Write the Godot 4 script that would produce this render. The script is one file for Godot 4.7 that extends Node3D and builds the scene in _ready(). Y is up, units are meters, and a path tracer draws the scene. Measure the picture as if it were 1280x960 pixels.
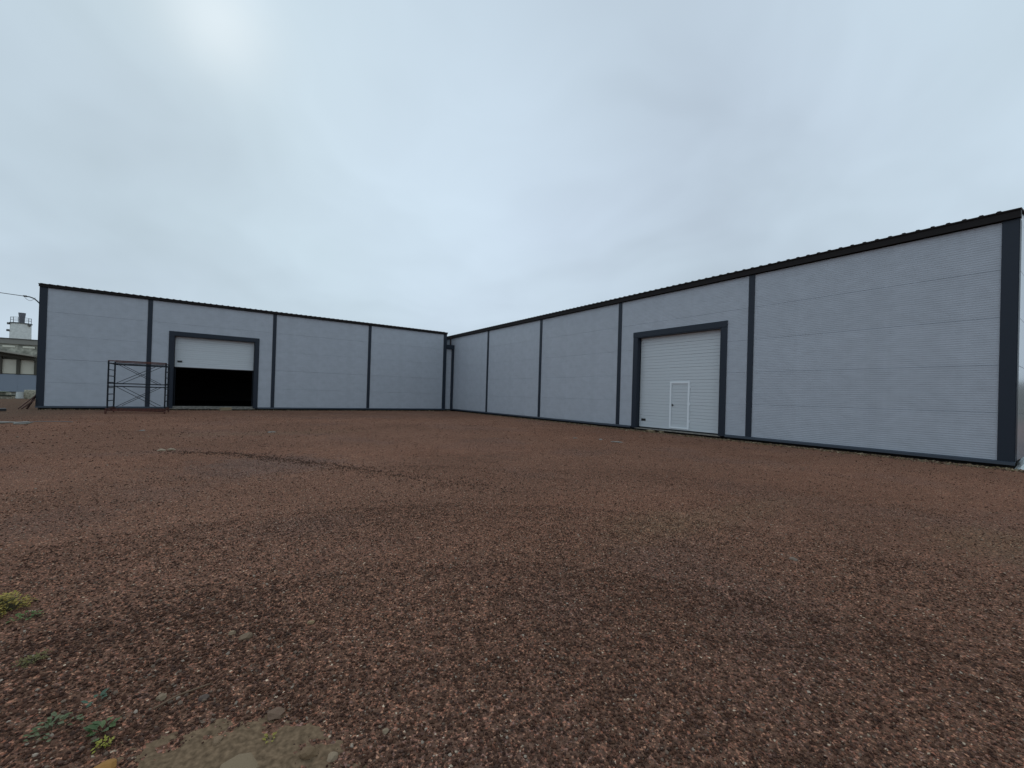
extends Node3D

# Yard of red crushed stone in front of two steel-framed warehouses clad with grey sandwich panels.
# World frame: the left warehouse's front wall is the plane z = 0 (facing +z), its right end near x = 0;
# the right warehouse's front wall is the plane x = XR, facing -x. Metres, y up.

const XR := 0.79
const CAM := Vector3(-14.5675, 1.3411, 30.5997)
var rng := RandomNumberGenerator.new()
var M := {}
var used := {}
var n_big := FastNoiseLite.new()
var n_mid := FastNoiseLite.new()
var n_fine := FastNoiseLite.new()


# ------------------------------------------------------------------ naming
func numbered(called: String, parent: Node) -> String:
	var key := str(parent.get_instance_id()) + called
	var n: int = used.get(key, 0)
	used[key] = n + 1
	return called if n == 0 else "%s_%03d" % [called, n]

func thing(called: String, label: String, category: String, at := Vector3.ZERO, turn := 0.0, group := "") -> Node3D:
	var o := Node3D.new()
	o.name = numbered(called, self)
	add_child(o, true)
	o.position = at
	o.rotation.y = turn
	tag(o, label, category, group)
	return o

func tag(o: Node, label: String, category: String, group := "", kind := "") -> void:
	if label: o.set_meta("label", label)
	if category: o.set_meta("category", category)
	if group: o.set_meta("group", group)
	if kind: o.set_meta("kind", kind)

func part(called: String, st: SurfaceTool, m: Material, parent: Node) -> MeshInstance3D:
	var o := MeshInstance3D.new()
	o.mesh = st.commit()
	o.material_override = m
	o.name = numbered(called, parent)
	parent.add_child(o, true)
	return o


# ------------------------------------------------------------------ mesh helpers
func S() -> SurfaceTool:
	var st := SurfaceTool.new()
	st.begin(Mesh.PRIMITIVE_TRIANGLES)
	return st

func vert(st: SurfaceTool, p: Vector3, n: Vector3, uv: Vector2, xf: Transform3D) -> void:
	st.set_normal((xf.basis * n).normalized())
	st.set_uv(uv)
	st.add_vertex(xf * p)

func tri(st: SurfaceTool, a: Vector3, b: Vector3, c: Vector3, n: Vector3, ua: Vector2, ub: Vector2, uc: Vector2, xf := Transform3D.IDENTITY) -> void:
	if ((b - a).cross(c - a).dot(n) > 0.0) == (xf.basis.determinant() > 0.0):      # front faces run clockwise
		vert(st, a, n, ua, xf); vert(st, c, n, uc, xf); vert(st, b, n, ub, xf)
	else:
		vert(st, a, n, ua, xf); vert(st, b, n, ub, xf); vert(st, c, n, uc, xf)

func quad(st: SurfaceTool, a: Vector3, b: Vector3, c: Vector3, d: Vector3, n: Vector3, uva: Vector2, uvb: Vector2, uvc: Vector2, uvd: Vector2, xf := Transform3D.IDENTITY) -> void:
	tri(st, a, b, c, n, uva, uvb, uvc, xf)
	tri(st, a, c, d, n, uva, uvc, uvd, xf)

# a polygon in (out, up) drawn along x from x0 to x1
func extrude(st: SurfaceTool, poly: PackedVector2Array, x0: float, x1: float, xf := Transform3D.IDENTITY, caps := true) -> void:
	var cw := Geometry2D.is_polygon_clockwise(poly)
	var run := 0.0
	for i in poly.size():
		var p := poly[i]
		var q := poly[(i + 1) % poly.size()]
		var e := q - p
		var n2 := Vector2(e.y, -e.x).normalized()
		if cw: n2 = -n2
		var n := Vector3(0, n2.y, n2.x)
		var va := p.y
		var vb := q.y
		if absf(e.y) < 1e-5:
			va = run; vb = run + absf(e.x)
		run += e.length()
		quad(st, Vector3(x0, p.y, p.x), Vector3(x1, p.y, p.x), Vector3(x1, q.y, q.x), Vector3(x0, q.y, q.x), n, Vector2(x0, va), Vector2(x1, va), Vector2(x1, vb), Vector2(x0, vb), xf)
	if caps:
		var idx := Geometry2D.triangulate_polygon(poly)
		for k in range(0, idx.size(), 3):
			for side in [[x0, -1.0], [x1, 1.0]]:
				var a := poly[idx[k]]
				var b := poly[idx[k + 1]]
				var c := poly[idx[k + 2]]
				tri(st, Vector3(side[0], a.y, a.x), Vector3(side[0], b.y, b.x), Vector3(side[0], c.y, c.x), Vector3(side[1], 0, 0), a, b, c, xf)

# a box with its long front edges eased
func bx(st: SurfaceTool, lo: Vector3, hi: Vector3, ch := 0.0, xf := Transform3D.IDENTITY) -> void:
	if ch <= 0.0:
		extrude(st, PackedVector2Array([Vector2(lo.z, lo.y), Vector2(hi.z, lo.y), Vector2(hi.z, hi.y), Vector2(lo.z, hi.y)]), lo.x, hi.x, xf)
		return
	extrude(st, PackedVector2Array([Vector2(lo.z + ch, lo.y), Vector2(hi.z - ch, lo.y), Vector2(hi.z, lo.y + ch), Vector2(hi.z, hi.y - ch), Vector2(hi.z - ch, hi.y), Vector2(lo.z + ch, hi.y), Vector2(lo.z, hi.y - ch), Vector2(lo.z, lo.y + ch)]), lo.x, hi.x, xf)

# an upright bar: the same eased profile standing on end
func post(st: SurfaceTool, x0: float, x1: float, z0: float, z1: float, y0: float, y1: float, ch: float, xf := Transform3D.IDENTITY) -> void:
	var up := Transform3D(Basis(Vector3(0, 1, 0), Vector3(1, 0, 0), Vector3(0, 0, 1)), Vector3.ZERO)
	bx(st, Vector3(y0, x0, z0), Vector3(y1, x1, z1), ch, xf * up)

func frame_of(d: Vector3) -> Array:
	var u := Vector3.UP if absf(d.y) < 0.9 else Vector3.RIGHT
	var s := d.cross(u).normalized()
	return [s, s.cross(d).normalized()]

func tube(st: SurfaceTool, a: Vector3, b: Vector3, ra: float, rb := -1.0, sides := 8) -> void:
	if rb < 0.0: rb = ra
	var d := (b - a).normalized()
	var f := frame_of(d)
	for i in sides:
		var t0 := TAU * i / sides
		var t1 := TAU * (i + 1) / sides
		var n0: Vector3 = f[0] * cos(t0) + f[1] * sin(t0)
		var n1: Vector3 = f[0] * cos(t1) + f[1] * sin(t1)
		var pts := [a + n0 * ra, a + n1 * ra, b + n1 * rb, b + n0 * rb]
		var nn := [n0, n1, n1, n0]
		var order := [0, 1, 2, 0, 2, 3]
		if (pts[1] - pts[0]).cross(pts[2] - pts[0]).dot(n0 + n1) > 0.0: order = [0, 2, 1, 0, 3, 2]
		for k in order: vert(st, pts[k], nn[k], Vector2(t0, 0), Transform3D.IDENTITY)
		tri(st, a, pts[0], pts[1], -d, Vector2.ZERO, Vector2.ZERO, Vector2.ZERO)
		tri(st, b, pts[3], pts[2], d, Vector2.ZERO, Vector2.ZERO, Vector2.ZERO)

func path_tube(st: SurfaceTool, pts: Array, r: float, sides := 6) -> void:
	for i in pts.size() - 1: tube(st, pts[i], pts[i + 1], r, r, sides)

# a squared timber between two points
func beam(st: SurfaceTool, a: Vector3, b: Vector3, w: float, h: float, ch := 0.004) -> void:
	var d := b - a
	var l := d.length()
	d /= l
	var f := frame_of(d)
	bx(st, Vector3(0, -h / 2, -w / 2), Vector3(l, h / 2, w / 2), ch, Transform3D(Basis(d, f[1], f[0]), a))

# a broken stone: a squashed icosahedron with uneven corners, flat facets
func stone_shape(r: RandomNumberGenerator, flat: float, rough: float, subdivided := false) -> SurfaceTool:
	var t := (1.0 + sqrt(5.0)) / 2.0
	var v: Array = [Vector3(-1, t, 0), Vector3(1, t, 0), Vector3(-1, -t, 0), Vector3(1, -t, 0), Vector3(0, -1, t), Vector3(0, 1, t), Vector3(0, -1, -t), Vector3(0, 1, -t), Vector3(t, 0, -1), Vector3(t, 0, 1), Vector3(-t, 0, -1), Vector3(-t, 0, 1)]
	var f: Array = [[0, 11, 5], [0, 5, 1], [0, 1, 7], [0, 7, 10], [0, 10, 11], [1, 5, 9], [5, 11, 4], [11, 10, 2], [10, 7, 6], [7, 1, 8], [3, 9, 4], [3, 4, 2], [3, 2, 6], [3, 6, 8], [3, 8, 9], [4, 9, 5], [2, 4, 11], [6, 2, 10], [8, 6, 7], [9, 8, 1]]
	for i in 12: v[i] = v[i].normalized()
	if subdivided:
		var mids := {}
		var f2 := []
		for q in f:
			var m := []
			for e in [[0, 1], [1, 2], [2, 0]]:
				var i: int = mini(q[e[0]], q[e[1]])
				var j: int = maxi(q[e[0]], q[e[1]])
				var key := i * 1000 + j
				if not mids.has(key):
					mids[key] = v.size()
					v.append((v[i] + v[j]).normalized())
				m.append(mids[key])
			f2.append([q[0], m[0], m[2]]); f2.append([q[1], m[1], m[0]]); f2.append([q[2], m[2], m[1]]); f2.append([m[0], m[1], m[2]])
		f = f2
	for i in v.size():
		var p: Vector3 = v[i] * (1.0 + r.randf_range(-rough, rough))
		v[i] = Vector3(p.x, p.y * flat, p.z * r.randf_range(0.75, 1.0))
	var st := S()
	for q in f:
		var n: Vector3 = (v[q[1]] - v[q[0]]).cross(v[q[2]] - v[q[0]]).normalized()
		if n.dot(v[q[0]]) < 0: n = -n
		tri(st, v[q[0]], v[q[1]], v[q[2]], n, Vector2(v[q[0]].x, v[q[0]].z), Vector2(v[q[1]].x, v[q[1]].z), Vector2(v[q[2]].x, v[q[2]].z))
	return st


# ------------------------------------------------------------------ materials
func lin(r: float, g: float, b: float) -> Color:
	return Color(r, g, b).linear_to_srgb()

func mat(r: float, g: float, b: float, rough := 0.6, metal := 0.0, spec := 0.5) -> StandardMaterial3D:
	var m := StandardMaterial3D.new()
	m.albedo_color = lin(r, g, b)
	m.roughness = rough
	m.metallic = metal
	m.metallic_specular = spec
	return m

func noise_tex(freq: float, seed_: int, ramp_lo: float, ramp_hi: float, size := 512, octaves := 4) -> NoiseTexture2D:
	var n := FastNoiseLite.new()
	n.seed = seed_
	n.frequency = freq
	n.fractal_octaves = octaves
	var t := NoiseTexture2D.new()
	t.noise = n
	t.width = size; t.height = size
	t.seamless = true
	var g := Gradient.new()
	g.set_color(0, Color(ramp_lo, ramp_lo, ramp_lo))
	g.set_color(1, Color(ramp_hi, ramp_hi, ramp_hi))
	t.color_ramp = g
	return t

# fine horizontal micro-ribs of rolled sheet: relief that runs along the wall, a little wavy like any thin sheet
func micro_rib_relief() -> ImageTexture:
	var w := 256
	var h := 512
	var b := PackedByteArray(); b.resize(w * h)
	var n := FastNoiseLite.new(); n.seed = 5; n.frequency = 1.0
	for y in h:
		var vy := float(y) / h * 20.0
		for x in w:
			var a := TAU * x / w
			var wob := n.get_noise_3d(cos(a) * 1.3, sin(a) * 1.3, vy * 0.9)
			var fr := fposmod(vy + wob * 0.05, 1.0)
			var rib := smoothstep(0.0, 0.12, fr) - smoothstep(0.44, 0.56, fr)
			b[y * w + x] = int(clampf(0.5 + (rib - 0.5) * (0.55 + 0.5 * wob) + 0.3 * n.get_noise_3d(cos(a) * 0.6 + 9.0, sin(a) * 0.6, vy * 0.12), 0.0, 1.0) * 255.0)
	return ImageTexture.create_from_image(Image.create_from_data(w, h, false, Image.FORMAT_L8, b))

# rain streaks, dust and faint wave of a metal wall: mostly even, a little lighter and darker in long soft runs
func streak_image() -> ImageTexture:
	var w := 512
	var h := 256
	var b := PackedByteArray(); b.resize(w * h)
	var n := FastNoiseLite.new(); n.seed = 61; n.frequency = 1.0; n.fractal_octaves = 3
	for y in h:
		var ay := TAU * y / h
		for x in w:
			var ax := TAU * x / w
			var soft := n.get_noise_3d(cos(ax) * 1.1 + cos(ay) * 0.5, sin(ax) * 1.1, sin(ay) * 0.5)
			var run := n.get_noise_3d(cos(ax) * 9.0 + 40.0, sin(ax) * 9.0, sin(ay) * 0.25)
			var lay := n.get_noise_3d(cos(ax) * 0.7 + 80.0, sin(ax) * 0.7 + cos(ay) * 5.0, sin(ay) * 5.0)
			b[y * w + x] = int(clampf(0.965 + 0.035 * soft + 0.012 * run + 0.022 * lay, 0.0, 1.0) * 255.0)
	return ImageTexture.create_from_image(Image.create_from_data(w, h, false, Image.FORMAT_L8, b))

func steel(r: float, g: float, b: float, rough: float, relief: Texture2D, cm: float) -> StandardMaterial3D:
	var m := mat(r, g, b, rough)
	if relief:
		m.heightmap_enabled = true
		m.heightmap_texture = relief
		m.heightmap_scale = cm
		m.uv1_scale = Vector3(1.0 / 3.7, 1.0 / 1.15, 1)
	return m

# crushed stone seen from above, drawn stone by stone: colour and relief of one 2.45 m tile
func gravel_images() -> Array:
	var s := 2048
	var col := PackedByteArray(); col.resize(s * s * 3)
	var hgt := PackedByteArray(); hgt.resize(s * s)
	var r := RandomNumberGenerator.new(); r.seed = 77
	var fn := FastNoiseLite.new(); fn.seed = 3; fn.frequency = 0.045; fn.fractal_octaves = 3
	var grit: PackedByteArray = fn.get_seamless_image(s, s).get_data()
	for i in s * s:
		var k := 0.62 + 0.55 * grit[i] / 255.0
		var q := ((i * 1103515245 + 12345) >> 8) & 63
		k *= 0.8 + q * 0.0055
		col[i * 3] = int(minf(126.0 * k, 255.0))
		col[i * 3 + 1] = int(minf(97.0 * k, 255.0))
		col[i * 3 + 2] = int(minf(82.0 * k, 255.0))
		hgt[i] = 20 + (q >> 1) + (grit[i] >> 3)
	var pal := [Vector3(130, 101, 89), Vector3(145, 114, 101), Vector3(120, 95, 86), Vector3(130, 109, 103), Vector3(150, 123, 107), Vector3(110, 86, 77), Vector3(138, 107, 93), Vector3(122, 105, 102), Vector3(160, 134, 118), Vector3(134, 99, 86)]
	for k in 85000:
		var big := pow(r.randf(), 3.2)
		var a := 1.7 + 6.3 * big
		var c := a * r.randf_range(0.5, 0.95)
		var cx := r.randi_range(0, s - 1)
		var cy := r.randi_range(0, s - 1)
		var th := r.randf() * PI
		var ct := cos(th)
		var sn := sin(th)
		var base := 60.0 + r.randf() * 110.0 + big * 60.0
		var tx := r.randf_range(-22, 22)
		var ty := r.randf_range(-22, 22)
		var pc: Vector3 = pal[r.randi() % 10] * Vector3(1.26, 1.15, 1.08) * r.randf_range(0.82, 1.08)
		if r.randf() < 0.03: pc = Vector3(214, 192, 168) * r.randf_range(0.8, 1.1)
		var R := int(ceil(a))
		var ia := 1.0 / a
		var ic := 1.0 / c
		var sharp := r.randf_range(0.55, 0.95)
		var pr := int(minf(pc.x, 250)); var pg := int(minf(pc.y, 250)); var pb := int(minf(pc.z, 250))
		for dy in range(-R, R + 1):
			var row := ((cy + dy) & 2047) * 2048
			for dx in range(-R, R + 1):
				var u := absf(dx * ct + dy * sn) * ia
				var v := absf(dy * ct - dx * sn) * ic
				var d := u * u + v * v + sharp * u * v
				if d >= 1.0: continue
				var h := int(base + tx * u + ty * v - 50.0 * d * d)
				var at := row + ((cx + dx) & 2047)
				if h > hgt[at]:
					hgt[at] = mini(h, 255)
					at *= 3
					col[at] = pr; col[at + 1] = pg; col[at + 2] = pb
	return [ImageTexture.create_from_image(Image.create_from_data(s, s, false, Image.FORMAT_RGB8, col)), ImageTexture.create_from_image(Image.create_from_data(s, s, false, Image.FORMAT_L8, hgt))]

func make_materials() -> void:
	var ribs := micro_rib_relief()
	M.panel = []
	for k in [1.0, 0.985, 1.012]:
		M.panel.append(steel(0.455 * k, 0.487 * k, 0.540 * k, 0.42, ribs, 0.5))
	var streaks := streak_image()
	for m in M.panel: m.albedo_texture = streaks
	M.panel_plain = mat(0.40, 0.43, 0.475, 0.4)
	M.end_panel = steel(0.40, 0.43, 0.475, 0.2, null, 0)
	M.trim = mat(0.018, 0.025, 0.038, 0.45, 0.0, 0.38)
	M.flash = mat(0.034, 0.046, 0.064, 0.4)
	M.eave = mat(0.024, 0.021, 0.021, 0.55, 0.0, 0.2)
	M.roof = mat(0.024, 0.021, 0.021, 0.55, 0.0, 0.2)
	M.door = mat(0.585, 0.62, 0.645, 0.45)
	M.white_frame = mat(0.80, 0.84, 0.87, 0.4)
	M.rubber = mat(0.02, 0.02, 0.022, 0.8)
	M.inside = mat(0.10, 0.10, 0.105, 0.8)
	M.slab = mat(0.035, 0.033, 0.032, 0.95, 0.0, 0.1)
	M.concrete = mat(0.30, 0.285, 0.25, 0.9)
	M.concrete.heightmap_enabled = true
	M.concrete.heightmap_texture = noise_tex(0.03, 8, 0.0, 1.0)
	M.concrete.heightmap_scale = 0.15
	M.concrete.uv1_triplanar = true
	M.concrete.uv1_world_triplanar = true
	M.concrete.albedo_texture = noise_tex(0.012, 18, 0.62, 1.0)
	M.plinth = mat(0.04, 0.038, 0.036, 0.95, 0.0, 0.1)
	M.scaffold = mat(0.014, 0.018, 0.024, 0.55, 0.0, 0.3)
	M.rust = mat(0.16, 0.048, 0.030, 0.75)
	M.rust.albedo_texture = noise_tex(0.02, 28, 0.5, 1.0)
	M.rust.uv1_triplanar = true
	M.wood_pale = mat(0.46, 0.36, 0.22, 0.85)
	M.wood_pale.albedo_texture = noise_tex(0.05, 38, 0.55, 1.0)
	M.wood_pale.uv1_triplanar = true
	M.wood_pale.uv1_scale = Vector3(0.6, 6, 6)
	M.wood_red = mat(0.11, 0.042, 0.032, 0.8)
	M.wood_red.albedo_texture = noise_tex(0.05, 39, 0.5, 1.0)
	M.wood_red.uv1_triplanar = true
	M.wood_grey = mat(0.20, 0.19, 0.18, 0.85)
	M.dark = mat(0.02, 0.02, 0.022, 0.7)
	M.black = mat(0.012, 0.012, 0.013, 0.5)


# ------------------------------------------------------------------ the ground's shape and colour
var track := PackedVector2Array([Vector2(-16.4, 18.9), Vector2(-15.4, 19.5), Vector2(-14.25, 20.35), Vector2(-13.0, 22.3), Vector2(-11.66, 24.73), Vector2(-10.55, 26.75), Vector2(-10.1, 27.6)])

func track_at(x: float, z: float) -> Vector2:      # signed distance to the wheel rut's edge, and how far along it
	var best := Vector2(99, 0)
	var p := Vector2(x, z)
	for i in track.size() - 1:
		var a := track[i]
		var b := track[i + 1]
		var ab := b - a
		var t := clampf((p - a).dot(ab) / ab.length_squared(), 0, 1)
		var q := p - (a + ab * t)
		var d := q.length()
		if d < absf(best.x): best = Vector2(d * signf(ab.cross(q)), (i + t) / (track.size() - 1))
	return best

func wall_gap(x: float, z: float) -> float:        # metres to the nearer of the two fronts, negative inside
	return minf(z, XR - x) if z > -20.0 and x > -26.0 else 9.0

func ground_y(x: float, z: float) -> float:
	var f := clampf((wall_gap(x, z) - 0.5) / 2.5, 0, 1)
	var y := -0.03 + f * (0.012 + 0.035 * n_big.get_noise_2d(x * 6.0, z * 6.0) + 0.016 * n_mid.get_noise_2d(x * 30.0, z * 30.0) + 0.007 * n_fine.get_noise_2d(x * 140.0, z * 140.0))
	if x > -17.5 and x < -9.0 and z > 17.5 and z < 28.5:
		var s := track_at(x, z)
		var d := s.x + 0.05 * n_mid.get_noise_2d(x * 60.0, z * 60.0)
		var amp := smoothstep(0.0, 0.25, s.y) * (1.0 - smoothstep(0.55, 0.9, s.y)) * (0.7 + 0.6 * n_fine.get_noise_2d(x * 50.0, z * 50.0))
		y += amp * (0.015 * exp(-pow((d - 0.10) / 0.10, 2)) - 0.012 * exp(-pow((d + 0.10) / 0.10, 2)))
	y -= 0.05 * smoothstep(0.34, 0.14, wall_gap(x, z))
	var pd := Vector2((x + 20.35) / 1.35, (z - 11.2) / 0.85).length()
	if pd < 1.8: y -= 0.03 * (1.0 - smoothstep(0.7, 1.5, pd))
	return y

func clay_at(x: float, z: float) -> float:
	var d := Vector2(x + 14.49, z - 28.79)
	return Vector2(d.dot(Vector2(0.8219, 0.5696)) / 0.38, d.dot(Vector2(0.5696, -0.8219)) / 0.19).length()

func ground_color(x: float, z: float) -> Color:
	var a := n_big.get_noise_2d(x * 9.0 + 40.0, z * 9.0)
	var b := n_mid.get_noise_2d(x * 16.0, z * 16.0 + 70.0)
	var c := n_fine.get_noise_2d(x * 60.0, z * 60.0)
	var k := 0.78 * (1.0 + 0.16 * a + 0.14 * b + 0.16 * c)
	var col := Color(k * 1.03, k, k * 0.97)
	var blue := smoothstep(0.10, 0.42, n_mid.get_noise_2d(x * 13.0 - 300.0, z * 13.0 + 90.0))
	col = col.lerp(Color(k * 0.84, k * 0.96, k * 1.10), blue * 0.3)
	var red := smoothstep(0.05, 0.40, n_big.get_noise_2d(x * 8.0 + 500.0, z * 14.0))
	col = col.lerp(Color(k * 1.14, k * 1.0, k * 0.91), red * 0.25)
	# trampled clay showing through in a few places
	for s in [[-10.6, 27.75, 0.75, 0.40, 0.34], [-8.1, 30.0, 0.9, 0.5, 0.34], [-9.6, 28.0, 2.2, 0.30, 0.2], [-13.2, 16.0, 3.0, 0.7, 0.25]]:
		var d: float = Vector2((x - s[0]) / s[2], (z - s[1]) / s[3]).length() + 0.55 * n_fine.get_noise_2d(x * 110.0, z * 110.0)
		var t: float = (1.0 - smoothstep(0.45, 1.25, d)) * s[4]
		if t > 0.0: col = col.lerp(Color(0.86, 1.0, 0.86), t)
	var gp := Vector2((x + 13.9) / 1.5, (z - 21.9) / 1.5).length() + 0.6 * n_fine.get_noise_2d(x * 40.0, z * 40.0)
	col = col.lerp(Color(k * 0.82, k * 0.93, k * 1.04), 0.8 * (1.0 - smoothstep(0.3, 1.1, gp)))
	# greyer, muddier ground by the left edge and beyond the buildings
	var mud := smoothstep(0.0, 4.0, -18.6 - x) * smoothstep(21.0, 15.0, z)
	col = col.lerp(Color(0.60, 0.70, 0.70), mud * 0.95)
	var far := smoothstep(60.0, 110.0, Vector2(x + 14.0, z - 20.0).length())
	col = col.lerp(Color(0.42, 0.66, 0.36), far)
	return col

func grid_lines(lo: float, hi: float, step: float, lo2: float, hi2: float, step2: float, growth: float, reach: float) -> PackedFloat32Array:
	var out: Array = []
	var v := lo
	while v <= hi: out.append(v); v += step
	v = hi + step
	var s := step
	while v < reach:
		out.append(v)
		s = maxf(s, step2) if v < hi2 else s * growth
		v += s
	out.append(reach)
	v = lo - step; s = step
	while v > -reach:
		out.append(v)
		s = maxf(s, step2) if v > lo2 else s * growth
		v -= s
	out.append(-reach)
	out.sort()
	return PackedFloat32Array(out)

func build_ground() -> void:
	var xs := grid_lines(-16.6, -11.5, 0.06, -21.0, -5.0, 0.13, 1.12, 2600.0)
	var zs := grid_lines(25.5, 31.5, 0.06, 10.0, 33.0, 0.11, 1.12, 2600.0)
	var nx := xs.size()
	var nz := zs.size()
	var v := PackedVector3Array(); v.resize(nx * nz)
	var uv := PackedVector2Array(); uv.resize(nx * nz)
	var cl := PackedColorArray(); cl.resize(nx * nz)
	for j in nz:
		for i in nx:
			var x := xs[i]
			var z := zs[j]
			var k := j * nx + i
			v[k] = Vector3(x, ground_y(x, z), z)
			uv[k] = Vector2(x, z) / 2.45
			cl[k] = ground_color(x, z)
	var nrm := PackedVector3Array(); nrm.resize(nx * nz)
	for j in nz:
		for i in nx:
			var l := v[j * nx + maxi(i - 1, 0)]
			var r := v[j * nx + mini(i + 1, nx - 1)]
			var u := v[maxi(j - 1, 0) * nx + i]
			var d := v[mini(j + 1, nz - 1) * nx + i]
			nrm[j * nx + i] = (d - u).cross(r - l).normalized()
	var ix := PackedInt32Array()
	for j in nz - 1:
		for i in nx - 1:
			var k := j * nx + i
			ix.append_array([k, k + 1, k + nx, k + 1, k + nx + 1, k + nx])
	var arr := []
	arr.resize(Mesh.ARRAY_MAX)
	arr[Mesh.ARRAY_VERTEX] = v; arr[Mesh.ARRAY_NORMAL] = nrm; arr[Mesh.ARRAY_TEX_UV] = uv; arr[Mesh.ARRAY_COLOR] = cl; arr[Mesh.ARRAY_INDEX] = ix
	var am := ArrayMesh.new()
	am.add_surface_from_arrays(Mesh.PRIMITIVE_TRIANGLES, arr)
	var g := MeshInstance3D.new()
	g.name = "ground"
	g.mesh = am
	var im := gravel_images()
	var m := mat(1, 1, 1, 0.95, 0.0, 0.1)
	m.albedo_texture = im[0]
	m.vertex_color_use_as_albedo = true
	m.heightmap_enabled = true
	m.heightmap_texture = im[1]
	m.heightmap_scale = 0.8
	g.material_override = m
	add_child(g, true)
	tag(g, "red brown crushed stone yard in front of the warehouses", "", "", "structure")

# a patch of bare trampled clay in the near yard, worn through the stones
func build_clay() -> void:
	var st := SurfaceTool.new()
	st.begin(Mesh.PRIMITIVE_TRIANGLES)
	var n := 64
	var right := Vector2(0.8219, 0.5696)
	var ahead := Vector2(0.5696, -0.8219)
	for j in n + 1:
		for i in n + 1:
			var u := (float(i) / n - 0.5) * 2.6
			var v := (float(j) / n - 0.5) * 2.6
			var p := Vector2(-14.49, 28.79) + right * u * 0.38 + ahead * v * 0.19
			var d := Vector2(u, v).length() + 0.5 * n_fine.get_noise_2d(p.x * 110.0, p.y * 110.0) + 0.25 * n_fine.get_noise_2d(p.x * 420.0, p.y * 420.0)
			var y := ground_y(p.x, p.y) + 0.009 * (1.0 - smoothstep(0.45, 1.25, d)) - 0.004 + 0.0045 * n_fine.get_noise_2d(p.x * 900.0, p.y * 900.0)
			st.set_uv(p * 2.0)
			st.add_vertex(Vector3(p.x, y, p.y))
	for j in n:
		for i in n:
			var a := j * (n + 1) + i
			for q in [a, a + n + 1, a + 1, a + 1, a + n + 1, a + n + 2]: st.add_index(q)
	st.generate_normals()
	var m := mat(0.265, 0.18, 0.112, 0.95, 0.0, 0.1)
	m.albedo_texture = noise_tex(0.03, 71, 0.62, 1.0, 512, 6)
	m.heightmap_enabled = true
	m.heightmap_texture = noise_tex(0.05, 72, 0.0, 1.0, 512, 5)
	m.heightmap_scale = 0.09
	tag(part("clay_patch", st, m, self), "bare tan clay patch in the near yard", "", "", "structure")

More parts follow.
